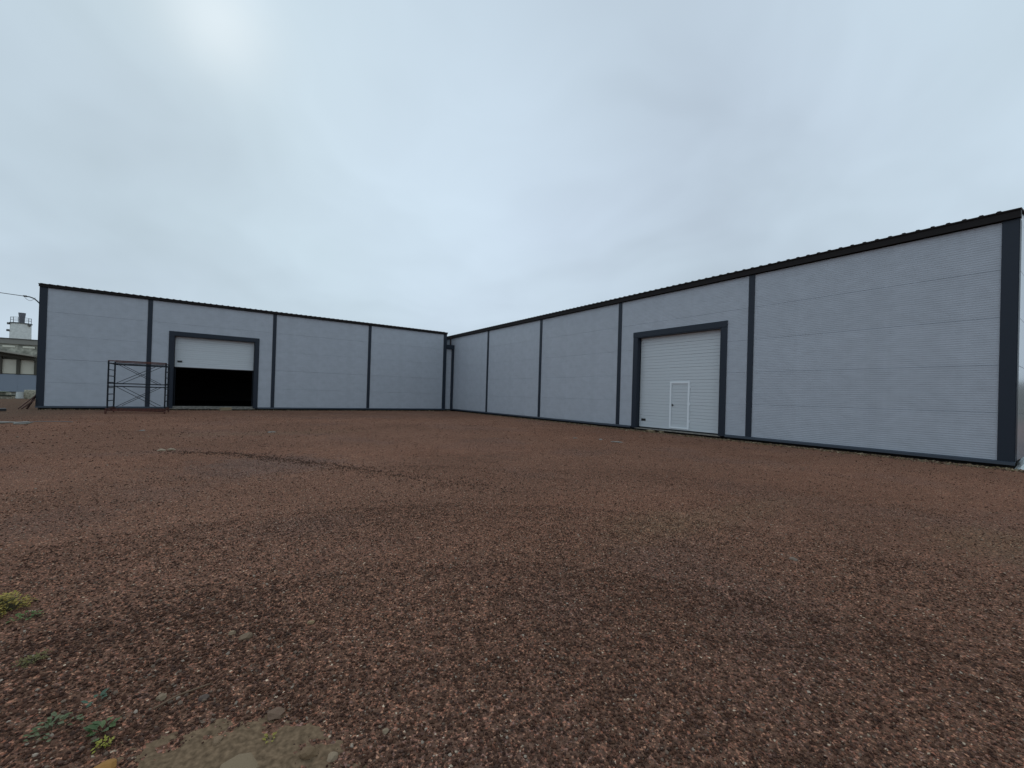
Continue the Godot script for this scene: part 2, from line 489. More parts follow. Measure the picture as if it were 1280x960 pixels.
# loose stones lying on the yard, thick near the camera and thinner with distance
func build_gravel() -> void:
	var r := RandomNumberGenerator.new(); r.seed = 4242
	var shapes: Array = []
	for k in 5: shapes.append(stone_shape(r, r.randf_range(0.45, 0.75), 0.32).commit())
	var xf: Array = [[], [], [], [], []]
	var cs: Array = [[], [], [], [], []]
	var pal := [Vector3(0.090, 0.045, 0.031), Vector3(0.113, 0.058, 0.039), Vector3(0.075, 0.039, 0.027), Vector3(0.093, 0.053, 0.041), Vector3(0.133, 0.073, 0.048), Vector3(0.062, 0.032, 0.023), Vector3(0.100, 0.050, 0.032), Vector3(0.082, 0.050, 0.039), Vector3(0.149, 0.084, 0.055)]
	var fwd := Vector2(0.5696, -0.8219)
	# rings: inner radius, outer radius, stones per square metre, smallest and largest half-size
	for ring in [[0.9, 2.2, 12500, 0.0019, 0.0085], [2.2, 3.4, 9800, 0.0021, 0.0082], [3.4, 5.2, 3900, 0.0026, 0.0085], [5.2, 8.0, 800, 0.0034, 0.010], [8.0, 13.0, 130, 0.005, 0.013], [13.0, 24.0, 22, 0.010, 0.021]]:
		var area: float = PI * (ring[1] * ring[1] - ring[0] * ring[0]) * (130.0 / 360.0)
		for i in int(area * ring[2]):
			var rad := sqrt(r.randf_range(ring[0] * ring[0], ring[1] * ring[1]))
			var d := fwd.rotated(deg_to_rad(r.randf_range(-65, 65))) * rad
			var x := CAM.x + d.x
			var z := CAM.z + d.y
			if wall_gap(x, z) < 0.12: continue
			var clay := clay_at(x, z) + 0.5 * n_fine.get_noise_2d(x * 110.0, z * 110.0)
			var in_clay := smoothstep(1.25, 0.6, clay)
			if r.randf() < 0.86 * in_clay: continue
			var patch := n_mid.get_noise_2d(x * 22.0 + 11.0, z * 22.0)
			if r.randf() > 0.86 + patch * 0.3: continue
			var big: float = lerpf(ring[2 + 1], ring[4], pow(r.randf(), 2.6))
			if x < -14.2 and z > 27.0: big *= 1.2 - 0.75 * in_clay
			var k := r.randi() % 5
			var c: Vector3 = pal[r.randi() % 9] * Vector3(0.89, 0.84, 0.81) * r.randf_range(0.66, 1.28)
			var q := r.randf()
			if q < 0.012: c = Vector3(0.34, 0.27, 0.21) * r.randf_range(0.6, 1.15)
			elif q < 0.07: c = Vector3(0.17, 0.12, 0.088) * r.randf_range(0.8, 1.2)
			var b := Basis.from_euler(Vector3(r.randf_range(-0.5, 0.5), r.randf() * TAU, r.randf_range(-0.5, 0.5))) * Basis.from_scale(Vector3.ONE * big)
			xf[k].append(Transform3D(b, Vector3(x, ground_y(x, z) + big * r.randf_range(0.05, 0.6), z)))
			cs[k].append(Color(c.x, c.y, c.z))
	# stones thrown up along the wheel rut
	for i in 1700:
		var t := 0.08 + 0.74 * (r.randf() + r.randf()) * 0.5
		var s := t * (track.size() - 1)
		var j := mini(int(s), track.size() - 2)
		var p := track[j].lerp(track[j + 1], s - j)
		var side := (track[j + 1] - track[j]).orthogonal().normalized()
		p += side * r.randfn(-0.05, 0.17)
		var sz := r.randf_range(0.006, 0.016)
		var k := r.randi() % 5
		var c: Vector3 = pal[r.randi() % 9] * r.randf_range(0.55, 1.05)
		xf[k].append(Transform3D(Basis.from_euler(Vector3(r.randf(), r.randf() * TAU, r.randf())) * Basis.from_scale(Vector3.ONE * sz), Vector3(p.x, ground_y(p.x, p.y) + sz * 0.2, p.y)))
		cs[k].append(Color(c.x, c.y, c.z))
	# spoil left along the foot of the right-hand front, and a thinner line along the left one
	for i in 9000:
		var right := i < 6800
		var u := r.randf()
		var x := XR - 0.24 - absf(r.randfn(0.0, 0.28)) if right else lerpf(-22.0, 0.4, u)
		var z := lerpf(1.0, 30.3, sqrt(u)) if right else 0.24 + absf(r.randfn(0.0, 0.3))
		var sz: float = lerpf(0.010, 0.038, pow(r.randf(), 3.0))
		var k := r.randi() % 5
		var c: Vector3 = [Vector3(0.14, 0.085, 0.058), Vector3(0.20, 0.14, 0.085), Vector3(0.10, 0.06, 0.045), Vector3(0.26, 0.21, 0.14), Vector3(0.12, 0.09, 0.045)][r.randi() % 5] * r.randf_range(0.7, 1.2)
		xf[k].append(Transform3D(Basis.from_euler(Vector3(r.randf(), r.randf() * TAU, r.randf())) * Basis.from_scale(Vector3.ONE * sz), Vector3(x, ground_y(x, z) + sz * 0.15, z)))
		cs[k].append(Color(c.x, c.y, c.z))
	var m := mat(1, 1, 1, 0.8, 0.0, 0.22)
	m.vertex_color_use_as_albedo = true
	for k in 5:
		var mm := MultiMesh.new()
		mm.transform_format = MultiMesh.TRANSFORM_3D
		mm.use_colors = true
		mm.mesh = shapes[k]
		mm.instance_count = xf[k].size()
		for i in xf[k].size():
			mm.set_instance_transform(i, xf[k][i])
			mm.set_instance_color(i, cs[k][i])
		var o := MultiMeshInstance3D.new()
		o.name = numbered("gravel", self)
		o.multimesh = mm
		o.material_override = m
		add_child(o, true)
		tag(o, "loose red, brown and grey crushed stones covering the yard", "", "", "stuff")

func build_hills() -> void:
	var st := SurfaceTool.new()
	st.begin(Mesh.PRIMITIVE_TRIANGLES)
	var n := 240
	var rings := [105.0, 130.0, 160.0, 200.0, 260.0, 360.0, 520.0, 800.0]
	var shape := [-0.4, 0.12, 0.5, 0.85, 1.0, 1.2, 1.5, 1.7]
	for k in rings.size():
		for i in n:
			var a := TAU * i / n
			var d := Vector2(cos(a), sin(a))
			var high := 4.5 + 9.5 * pow(clampf(d.dot(Vector2(0.97, 0.22)), 0, 1), 2.0)
			var lump := 0.85 + 0.5 * n_big.get_noise_2d(d.x * 300.0, d.y * 300.0 + k * 20.0) + 0.25 * n_mid.get_noise_2d(d.x * 900.0, d.y * 900.0 + k * 60.0)
			var p := Vector3(CAM.x + d.x * rings[k], shape[k] * high * maxf(lump, 0.2), 10.0 + d.y * rings[k])
			var g := n_mid.get_noise_2d(p.x * 1.5, p.z * 1.5)
			st.set_color(Color(0.075, 0.082, 0.05).lerp(Color(0.13, 0.105, 0.075), clampf(0.5 + g, 0, 1)))
			st.add_vertex(p)
	for k in rings.size() - 1:
		for i in n:
			var a := k * n + i
			var b := k * n + (i + 1) % n
			for q in [a, a + n, b, b, a + n, b + n]: st.add_index(q)
	st.generate_normals()
	var m := mat(1, 1, 1, 1.0, 0, 0.1)
	m.vertex_color_use_as_albedo = true
	var o := part("hills", st, m, self)
	tag(o, "low hazy grassy hills around the site", "", "", "structure")


# ------------------------------------------------------------------ warehouses
# one sandwich panel's section: shallow V joint above and below
func panel_section(y0: float, y1: float, low_joint := true, top_joint := true) -> PackedVector2Array:
	var p := PackedVector2Array([Vector2(-0.1, y0)])
	if low_joint: p.append_array([Vector2(-0.012, y0), Vector2(-0.012, y0 + 0.003), Vector2(0.0, y0 + 0.006)])
	else: p.append(Vector2(0.0, y0))
	if top_joint: p.append_array([Vector2(0.0, y1 - 0.006), Vector2(-0.012, y1 - 0.003), Vector2(-0.012, y1)])
	else: p.append(Vector2(0.0, y1))
	p.append(Vector2(-0.1, y1))
	return p

func sectional_door(b: Node3D, x0: float, x1: float, ys: Array, bottom: float, z: float) -> MeshInstance3D:
	var st := S()
	bx(st, Vector3(x0 + 0.03, bottom - 0.045, z - 0.035), Vector3(x1 - 0.03, bottom, z - 0.004), 0.006)
	var door := part("sectional_door", st, M.rubber, b)
	for i in ys.size() - 1:
		var y0: float = ys[i]
		var y1: float = ys[i + 1]
		var p := PackedVector2Array([Vector2(z - 0.04, y0 + 0.001), Vector2(z - 0.012, y0 + 0.001), Vector2(z, y0 + 0.007)])
		var ribs := int(round((y1 - y0) / 0.125))
		for k in range(1, ribs):
			var yy := y0 + (y1 - y0) * k / ribs
			p.append_array([Vector2(z, yy - 0.020), Vector2(z - 0.014, yy - 0.010), Vector2(z - 0.014, yy + 0.002), Vector2(z, yy + 0.006)])
		p.append_array([Vector2(z, y1 - 0.012), Vector2(z - 0.012, y1 - 0.003), Vector2(z - 0.04, y1 - 0.001)])
		var s2 := S()
		extrude(s2, p, x0 + 0.02, x1 - 0.02)
		part("door_panel", s2, M.door, door)
	# recessed pull near the lower left corner
	var s3 := S()
	bx(s3, Vector3(x0 + 0.14, bottom + 0.27, z + 0.001), Vector3(x0 + 0.36, bottom + 0.37, z + 0.022), 0.008)
	part("door_handle", s3, M.black, door)
	return door

# d: length, depth, cols, wall_top, eave, rows, door [x0, x1, top]
func warehouse(called: String, label: String, at: Vector3, turn: float, d: Dictionary) -> Node3D:
	var b := thing(called, label, "warehouse", at, turn)
	var L: float = d.length
	var D: float = d.depth
	var top: float = d.wall_top
	var rows: Array = d.rows
	var door: Array = d.door
	var cols: Array = d.cols
	var edges: Array = [0.0] + cols + [L]
	var tone := 0
	for e in edges.size() - 1:
		var x0: float = edges[e] + 0.004
		var x1: float = edges[e + 1] - 0.004
		var has_door: bool = door[0] > x0 and door[1] < x1
		for k in rows.size() - 1:
			var y0: float = rows[k]
			var y1: float = rows[k + 1]
			var st := S()
			if has_door and y0 < door[2]:
				var left_piece := S()
				extrude(left_piece, panel_section(y0, y1), x0, door[0] - 0.02)
				part("wall_panel", left_piece, M.panel[k % 3], b)
				if y1 > door[2] + 0.05:
					var over := S()
					extrude(over, panel_section(door[2] + 0.03, y1, false), door[0] - 0.02, door[1] + 0.02, Transform3D.IDENTITY, false)
					part("wall_panel", over, M.panel[k % 3], b)
				extrude(st, panel_section(y0, y1), door[1] + 0.02, x1)
				tone = k * 4 - 3 - k - e * 5
			else:
				extrude(st, panel_section(y0, y1), x0, x1)
			tone = (tone * 7 + 3 + k + e * 5) % 11
			part("wall_panel", st, M.panel[tone % 3], b)
	# column covers
	for x in cols:
		var st := S()
		post(st, x - 0.1, x + 0.1, -0.004, 0.034, 0.125, top + 0.01, 0.007)
		part("column_trim", st, M.trim, b)
	for x in [0.13, L - 0.13]:
		var st := S()
		post(st, x - 0.135, x + 0.135, -0.004, 0.036, 0.125, top + 0.01, 0.008)
		var s: float = -1.0 if x < 1.0 else 1.0
		var out: float = x + s * 0.135
		post(st, minf(out, out + s * 0.012), maxf(out, out + s * 0.012), -0.26, 0.030, 0.125, top + 0.01, 0.003)
		part("corner_trim", st, M.trim, b)
	# drip flashing at the foot, broken by the doorway, and the plinth set back under it
	var drip := PackedVector2Array([Vector2(-0.03, 0.135), Vector2(0.012, 0.135), Vector2(0.07, 0.105), Vector2(0.074, 0.042), Vector2(0.066, 0.042), Vector2(0.062, 0.095), Vector2(-0.03, 0.112)])
	for run in [[-0.02, door[0] - 0.235], [door[1] + 0.235, L + 0.02]]:
		var st := S()
		extrude(st, drip, run[0], run[1])
		part("base_flashing", st, M.flash, b)
	var pl := S()
	bx(pl, Vector3(0.0, -0.5, -0.34), Vector3(L, 0.11, -0.25))
	part("plinth", pl, M.plinth, b)
	# door surround
	for s in [[door[0] - 0.22, door[0]], [door[1], door[1] + 0.22]]:
		var st := S()
		post(st, s[0], s[1], -0.004, 0.040, 0.06, door[2] + 0.0, 0.007)
		var inner: float = s[1] if s[1] == door[0] else s[0]
		post(st, minf(inner, inner + (0.03 if s[1] == door[0] else -0.03)), maxf(inner, inner + (0.03 if s[1] == door[0] else -0.03)), -0.30, 0.036, 0.06, door[2] - 0.032, 0.003)
		part("door_trim", st, M.trim, b)
	var lt := S()
	bx(lt, Vector3(door[0] - 0.22, door[2] + 0.002, -0.004), Vector3(door[1] + 0.22, door[2] + 0.24, 0.044), 0.007)
	bx(lt, Vector3(door[0] + 0.001, door[2] - 0.03, -0.30), Vector3(door[1] - 0.001, door[2] + 0.0, 0.030), 0.003)
	part("door_trim", lt, M.trim, b)
	# eave: flashing, then ribbed sheet on both slopes
	var ev: float = d.eave
	var fl := S()
	extrude(fl, PackedVector2Array([Vector2(-0.06, top + 0.012), Vector2(0.085, top + 0.04), Vector2(0.10, top + 0.012), Vector2(0.112, top + 0.012), Vector2(0.118, ev - 0.055), Vector2(-0.06, ev - 0.040)]), -0.03, L + 0.03)
	part("eave_flashing", fl, M.eave, b)
	var pitch := deg_to_rad(8.0)
	var run := (D * 0.5 + 0.15) / cos(pitch)
	var pts := PackedVector2Array([Vector2(-0.04, 0.0)])
	var x := 0.02
	var step: float = 0.285
	while x < L - 0.1:
		pts.append_array([Vector2(x, 0.0), Vector2(x + 0.02, 0.023), Vector2(x + 0.075, 0.023), Vector2(x + 0.095, 0.0)])
		x += step
	pts.append_array([Vector2(L + 0.04, 0.0), Vector2(L + 0.04, -0.035), Vector2(-0.04, -0.035)])
	var ridge_y := ev - 0.035 + run * sin(pitch)
	for s in [1.0, -1.0]:
		var st := S()
		var up_slope := Vector3(0, sin(pitch), -cos(pitch) * s)
		var o := Vector3(0, ev - 0.035, 0.15) if s > 0 else Vector3(0, ev - 0.035, -D - 0.15)
		var nrm := Vector3(0, cos(pitch), sin(pitch) * s)
		extrude(st, pts, 0.0, run, Transform3D(Basis(up_slope, nrm, Vector3(1, 0, 0)), o))
		part("roof_sheet", st, M.roof, b)
	var rc := S()
	extrude(rc, PackedVector2Array([Vector2(-D / 2 - 0.25, ridge_y + 0.02), Vector2(-D / 2 + 0.25, ridge_y + 0.02), Vector2(-D / 2, ridge_y + 0.075)]), -0.05, L + 0.05)
	part("ridge_cap", rc, M.trim, b)
	# rear wall, the ends and the floor close the hall
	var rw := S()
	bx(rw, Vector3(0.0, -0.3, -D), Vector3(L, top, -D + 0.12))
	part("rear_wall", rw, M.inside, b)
	var ends := [[Transform3D(Basis(Vector3(0, 0, -1), Vector3.UP, Vector3(1, 0, 0)), Vector3(L, 0, 0)), 0.0, D], [Transform3D(Basis(Vector3(0, 0, 1), Vector3.UP, Vector3(-1, 0, 0)), Vector3(0, 0, -D)), 0.0, D]]
	for e in ends:
		for k in rows.size() - 1:
			var st := S()
			extrude(st, panel_section(rows[k], rows[k + 1]), 0.105, D - 0.125, e[0])
			part("end_panel", st, M.end_panel, b)
		var st2 := S()
		var tri_h := ridge_y - top - 0.05
		for q in [[0.0, D]]:
			var xf: Transform3D = e[0]
			var a := Vector3(0, top, 0); var c := Vector3(D, top, 0); var apex := Vector3(D / 2, top + tri_h, 0)
			var lo := Vector3(0, ev - top - 0.08, 0)
			var back := Vector3(0, 0, -0.1)
			quad(st2, a, c, c + lo, a + lo, Vector3(0, 0, 1), Vector2(0, 0), Vector2(D, 0), Vector2(D, 0.2), Vector2(0, 0.2), xf)
			tri(st2, a + lo, c + lo, apex, Vector3(0, 0, 1), Vector2(0, 0.2), Vector2(D, 0.2), Vector2(D / 2, 1), xf)
			quad(st2, a + back, c + back, c + lo + back, a + lo + back, Vector3(0, 0, -1), Vector2(0, 0), Vector2(D, 0), Vector2(D, 0.2), Vector2(0, 0.2), xf)
			tri(st2, a + lo + back, c + lo + back, apex + back, Vector3(0, 0, -1), Vector2(0, 0.2), Vector2(D, 0.2), Vector2(D / 2, 1), xf)
		part("gable", st2, M.end_panel, b)
	var fs := S()
	bx(fs, Vector3(0.02, -0.4, -D + 0.13), Vector3(L - 0.02, 0.085, -0.302))
	part("floor_slab", fs, M.slab, b)
	return b

func build_warehouses() -> void:
	# left: 22.3 m long, sectional door drawn half way up
	var rowsL := [0.12, 1.31, 2.5, 3.69, 4.88, 6.08]
	var b := warehouse("left_warehouse", "grey panelled warehouse on the left with its sectional door half raised", Vector3(-22.22, 0, 0), 0.0,
		{"length": 22.31, "depth": 16.0, "cols": [4.2, 10.25, 16.24], "wall_top": 6.08, "eave": 6.27, "rows": rowsL, "door": [5.26, 9.22, 4.21]})
	var door := sectional_door(b, 5.29, 9.19, [2.43, 2.93, 3.43, 3.93, 4.36], 2.43, -0.24)
	for x in [5.31, 9.13]:
		var st := S()
		post(st, x, x + 0.05, -0.36, -0.30, 0.1, 4.3, 0.004)
		part("guide_rail", st, M.scaffold, door)
	var sill := S()
	bx(sill, Vector3(5.10, 0.0, -0.30), Vector3(9.30, 0.165, 0.02), 0.012)
	part("door_sill", sill, M.concrete, b)
	# a steel frame line is dimly there inside
	for x in [4.2, 10.25, 16.24]:
		for zz in [-15.8, -0.42]:
			var st := S()
			post(st, x - 0.1, x + 0.1, zz, zz + 0.2, 0.09, 6.0, 0.0)
			part("steel_column", st, M.inside, b)
	# right: 36 m long, sectional door shut, with a wicket door in it
	var rowsR := [0.12, 1.27, 2.42, 3.57, 4.72, 5.87]
	var z0 := 29.29 - 36.0
	var c := warehouse("right_warehouse", "long grey panelled warehouse on the right with its white sectional door shut", Vector3(XR, 0, z0), -PI / 2,
		{"length": 36.0, "depth": 15.0, "cols": [6.0, 12.02, 18.0, 23.98, 29.95], "wall_top": 5.87, "eave": 6.125, "rows": rowsR, "door": [25.02, 28.89, 4.13]})
	var ys := [0.115]
	for k in 8: ys.append(0.115 + 0.52 * (k + 1))
	var dr := sectional_door(c, 25.05, 28.86, ys, 0.115, -0.20)
	var wx0 := 19.94 - z0
	var wx1 := 20.78 - z0
	var fr := S()
	var zf := -0.198
	post(fr, wx0 - 0.035, wx0 + 0.045, zf, zf + 0.03, 0.165, 2.12, 0.005)
	post(fr, wx1 - 0.045, wx1 + 0.035, zf, zf + 0.03, 0.165, 2.12, 0.005)
	bx(fr, Vector3(wx0 + 0.046, 2.04, zf), Vector3(wx1 - 0.046, 2.118, zf + 0.028), 0.005)
	bx(fr, Vector3(wx0 + 0.046, 0.167, zf), Vector3(wx1 - 0.046, 0.235, zf + 0.028), 0.005)
	part("wicket_door_frame", fr, M.white_frame, dr)
	var hd := S()
	bx(hd, Vector3(wx0 + 0.075, 1.09, zf + 0.001), Vector3(wx0 + 0.105, 1.19, zf + 0.016), 0.004)
	bx(hd, Vector3(wx0 + 0.08, 1.128, zf + 0.0165), Vector3(wx0 + 0.17, 1.146, zf + 0.045), 0.005)
	part("wicket_door_handle", hd, M.black, dr)
	for y in [0.45, 1.15, 1.85]:
		var hg := S()
		bx(hg, Vector3(wx1 + 0.036, y, zf), Vector3(wx1 + 0.066, y + 0.1, zf + 0.022), 0.004)
		part("wicket_door_hinge", hg, M.white_frame, dr)
	var sl := S()
	bx(sl, Vector3(24.98, 0.025, -0.26), Vector3(28.93, 0.062, 0.03), 0.006)
	part("door_sill", sl, M.concrete, c)

	# the narrow wall closing the gap between the two buildings
	var g := thing("gap_wall", "narrow grey panel wall with dark cap closing the gap between both warehouses", "wall", Vector3(0.105, 0, -0.12))
	var w := XR - 0.105 - 0.012
	var hs := [0.1, 1.3, 2.5, 3.7, 4.95]
	for k in 4:
		var st := S()
		extrude(st, panel_section(hs[k], hs[k + 1]), 0.002, w - 0.01)
		part("wall_panel", st, M.panel[k % 3], g)
	var ct := S()
	post(ct, w - 0.17, w - 0.002, 0.003, 0.16, 0.02, 4.93, 0.008)
	part("corner_trim", ct, M.trim, g)
	var cap := S()
	bx(cap, Vector3(0.004, 4.95, -0.4), Vector3(w - 0.002, 5.28, 0.19), 0.012)
	part("cap_flashing", cap, M.trim, g)
	var bs := S()
	bx(bs, Vector3(0.004, -0.02, -0.05), Vector3(w - 0.175, 0.09, 0.10), 0.012)
	part("base_flashing", bs, M.dark, g)
	var pp := S()
	tube(pp, Vector3(0.42, 5.28, 0.02), Vector3(0.42, 6.0, 0.02), 0.03)
	part("drain_pipe", pp, M.wood_red, g)


# ------------------------------------------------------------------ scaffold
func build_scaffold() -> void:
	var x0 := -18.83
	var x1 := -16.84
	var s := thing("scaffold_tower", "two-tier dark tubular scaffold tower with rusty base beside the left door", "scaffold", Vector3((x0 + x1) / 2, -0.02, 4.2))
	var hw := (x1 - x0) / 2
	var hd := 0.68
	var tiers := [0.18, 1.32, 2.42]
	var r := 0.031
	# end ladders: two per tier
	for side in [-1.0, 1.0]:
		for k in 2:
			var st := S()
			for q in [-1.0, 1.0]: tube(st, Vector3(side * hw, tiers[k], q * hd), Vector3(side * hw, tiers[k + 1] - 0.004, q * hd), r)
			for f in [0.10, 0.36, 0.62, 0.88]:
				var y: float = lerpf(tiers[k], tiers[k + 1], f)
				tube(st, Vector3(side * hw, y, -hd), Vector3(side * hw, y, hd), 0.021, -1, 6)
			part("ladder_frame", st, M.scaffold, s)
	for q in [-1.0, 1.0]:
		# long rails
		for y in [1.25, 1.385]:
			var st := S()
			tube(st, Vector3(-hw, y, q * (hd + 0.03)), Vector3(hw, y, q * (hd + 0.03)), 0.026, -1, 6)
			part("rail", st, M.scaffold, s)
		for y in [2.28, 2.40]:
			var st := S()
			tube(st, Vector3(-hw, y, q * (hd + 0.03)), Vector3(hw, y, q * (hd + 0.03)), 0.026, -1, 6)
			part("rail", st, M.rust if y > 2.3 else M.scaffold, s)
		# crossed braces
		for k in 2:
			var ya: float = 0.32 if k == 0 else 1.40
			var yb: float = 1.24 if k == 0 else 2.27
			for w in [[-0.72, 0.72], [0.72, -0.72]]:
				var st := S()
				tube(st, Vector3(w[0] * hw, ya, q * (hd + 0.052)), Vector3(w[1] * hw, yb, q * (hd + 0.052)), 0.013, -1, 6)
				part("cross_brace", st, M.scaffold, s)
	# rusty base frame with outriggers and castors
	for q in [-1.0, 1.0]:
		var bs := S()
		bx(bs, Vector3(-hw - 0.05, 0.14, q * hd - 0.03), Vector3(hw + 0.05, 0.20, q * hd + 0.03), 0.006)
		part("base_rail", bs, M.rust, s)
		bs = S()
		bx(bs, Vector3(q * hw - 0.03, 0.201, -hd - 0.22), Vector3(q * hw + 0.03, 0.255, hd + 0.22), 0.006)
		part("outrigger", bs, M.rust, s)
	var dg := S()
	beam(dg, Vector3(-hw, 0.11, -hd), Vector3(hw, 0.11, hd), 0.04, 0.04)
	part("base_brace", dg, M.rust, s)
	for a in [-1.0, 1.0]:
		for q in [-1.0, 1.0]:
			var st := S()
			var c := Vector3(a * (hw + 0.02), 0.07, q * (hd + 0.15))
			tube(st, c + Vector3(-0.022, 0, 0), c + Vector3(0.022, 0, 0), 0.07, -1, 14)
			var wheel := part("castor", st, M.rust, s)
			for e in [-0.032, 0.032]:
				var fk := S()
				beam(fk, c + Vector3(e, 0.0, 0), c + Vector3(e, 0.13, 0.03), 0.03, 0.008, 0.001)
				part("fork", fk, M.rust, wheel)
	# two scaffold boards left on the top rails
	var pk := S()
	bx(pk, Vector3(-hw + 0.12, 2.425, -0.2), Vector3(hw - 0.04, 2.46, 0.02), 0.004)
	part("board", pk, M.wood_red, s)


# ------------------------------------------------------------------ small things in the yard
func build_clutter() -> void:
	var st: SurfaceTool
	# rusty-brown timbers propped against the left corner
	var props := [[Vector3(-22.76, -0.02, 0.22), Vector3(-22.27, 0.60, 0.06), 0.10, "longest red brown board leaning on the left warehouse's outer corner"], [Vector3(-22.62, -0.02, 0.34), Vector3(-22.24, 0.44, 0.14), 0.09, "shorter red brown board leaning inside the longest one at the corner"], [Vector3(-22.50, -0.02, 0.10), Vector3(-22.25, 0.68, -0.12), 0.14, "steepest dark board propped upright against the left warehouse's corner"]]
	for p in props:
		st = S()
		beam(st, p[0], p[1], p[2], 0.04)
		tag(part("leaning_board", st, M.wood_red, self), p[3], "board", "boards leaning on the left corner")
	# dark beam with a pale wet top, cut by the left edge of the view
	st = S()
	beam(st, Vector3(-25.0, 0.05, 3.4), Vector3(-22.46, 0.05, 2.6), 0.2, 0.1, 0.01)
	var db := part("ground_beam", st, M.black, self)
	tag(db, "dark low beam lying on the ground left of the warehouse corner", "beam")
	st = S()
	beam(st, Vector3(-25.0, 0.112, 3.4), Vector3(-22.48, 0.112, 2.6), 0.19, 0.02, 0.004)
	part("top_board", st, M.wood_grey, db)
	# shallow puddle and wet slabs by the left edge
	var wt := mat(0.05, 0.045, 0.04, 0.04, 0.0, 0.5)
	st = S()
	var c := Vector3(-20.35, -0.036, 11.2)
	var prev := Vector3.ZERO
	for i in 41:
		var a := TAU * (i % 40) / 40.0
		var q := 1.0 + 0.45 * n_mid.get_noise_2d(cos(a) * 90.0, sin(a) * 90.0)
		var p := c + Vector3(cos(a) * 1.25 * q, 0, sin(a) * 0.62 * q)
		if i > 0: tri(st, c, prev, p, Vector3.UP, Vector2.ZERO, Vector2.ZERO, Vector2.ZERO)
		prev = p
	var pud := part("puddle", st, wt, self)
	tag(pud, "shallow puddle reflecting the sky at the left edge of the yard", "", "", "structure")
	var r := RandomNumberGenerator.new(); r.seed = 31
	var slabs := [[-20.75, 10.35, 0.75, 0.25, 0.3, "longest pale broken slab lying flat behind the puddle"], [-19.85, 10.55, 0.30, 0.18, 1.2, "small pale broken slab at the right end of the puddle"], [-20.6, 12.15, 0.55, 0.20, -0.1, "pale broken slab on the near edge of the puddle"]]
	for p in slabs:
		var o := part("broken_slab", stone_shape(r, 0.10, 0.12, true), M.concrete, self)
		o.transform = Transform3D(Basis(Vector3.UP, p[4]) * Basis.from_scale(Vector3(p[2], 0.5, p[3])), Vector3(p[0], -0.01, p[1]))
		tag(o, p[5], "slab", "broken slabs round the puddle")
	st = S()
	path_tube(st, [Vector3(-19.9, 0.02, 11.0), Vector3(-19.5, 0.05, 10.75), Vector3(-19.0, 0.03, 10.5), Vector3(-18.75, 0.0, 10.4)], 0.012)
	tag(part("stick", st, M.wood_grey, self), "thin dark stick lying at the right end of the puddle", "stick")
	# pale blocks near the doors
	st = S()
	beam(st, Vector3(-14.68, 0.05, 0.95), Vector3(-14.16, 0.06, 0.80), 0.24, 0.17, 0.012)
	tag(part("wood_block", st, M.wood_pale, self), "yellowish wooden block lying before the half-raised door's sill", "block")
	st = S()
	bx(st, Vector3(0.60, -0.06, 19.06), Vector3(0.84, 0.022, 19.34), 0.008)
	tag(part("wood_block", st, M.wood_pale, self), "pale wide block wedged under the shut white door, left end", "block")
	st = S()
	bx(st, Vector3(0.62, -0.06, 19.68), Vector3(0.84, 0.022, 19.78), 0.008)
	tag(part("wood_block", st, M.wood_pale, self), "narrow pale block under the shut white door, left of the wicket", "block")
	# flat pale chips before the right-hand front
	var chips := [[-4.9, 20.4, 0.10, "pale flat chip on the yard left of the shut door"], [-4.42, 21.1, 0.13, "middle pale flat chip on the yard before the shut door"], [-4.45, 21.8, 0.20, "longest pale flat chip on the yard before the shut door"], [-16.5, 14.3, 0.12, "pale chip on the yard in front of the scaffold tower"], [-13.3, 15.8, 0.13, "pale chip on the yard in front of the half-raised door"]]
	for p in chips:
		var o := part("stone_chip", stone_shape(r, 0.25, 0.2), M.concrete, self)
		o.transform = Transform3D(Basis(Vector3.UP, r.randf() * TAU) * Basis.from_scale(Vector3(p[2], 0.1, p[2] * 0.5)), Vector3(p[0], ground_y(p[0], p[1]) + 0.004, p[1]))
		tag(o, p[3], "stone", "pale chips far out on the yard")
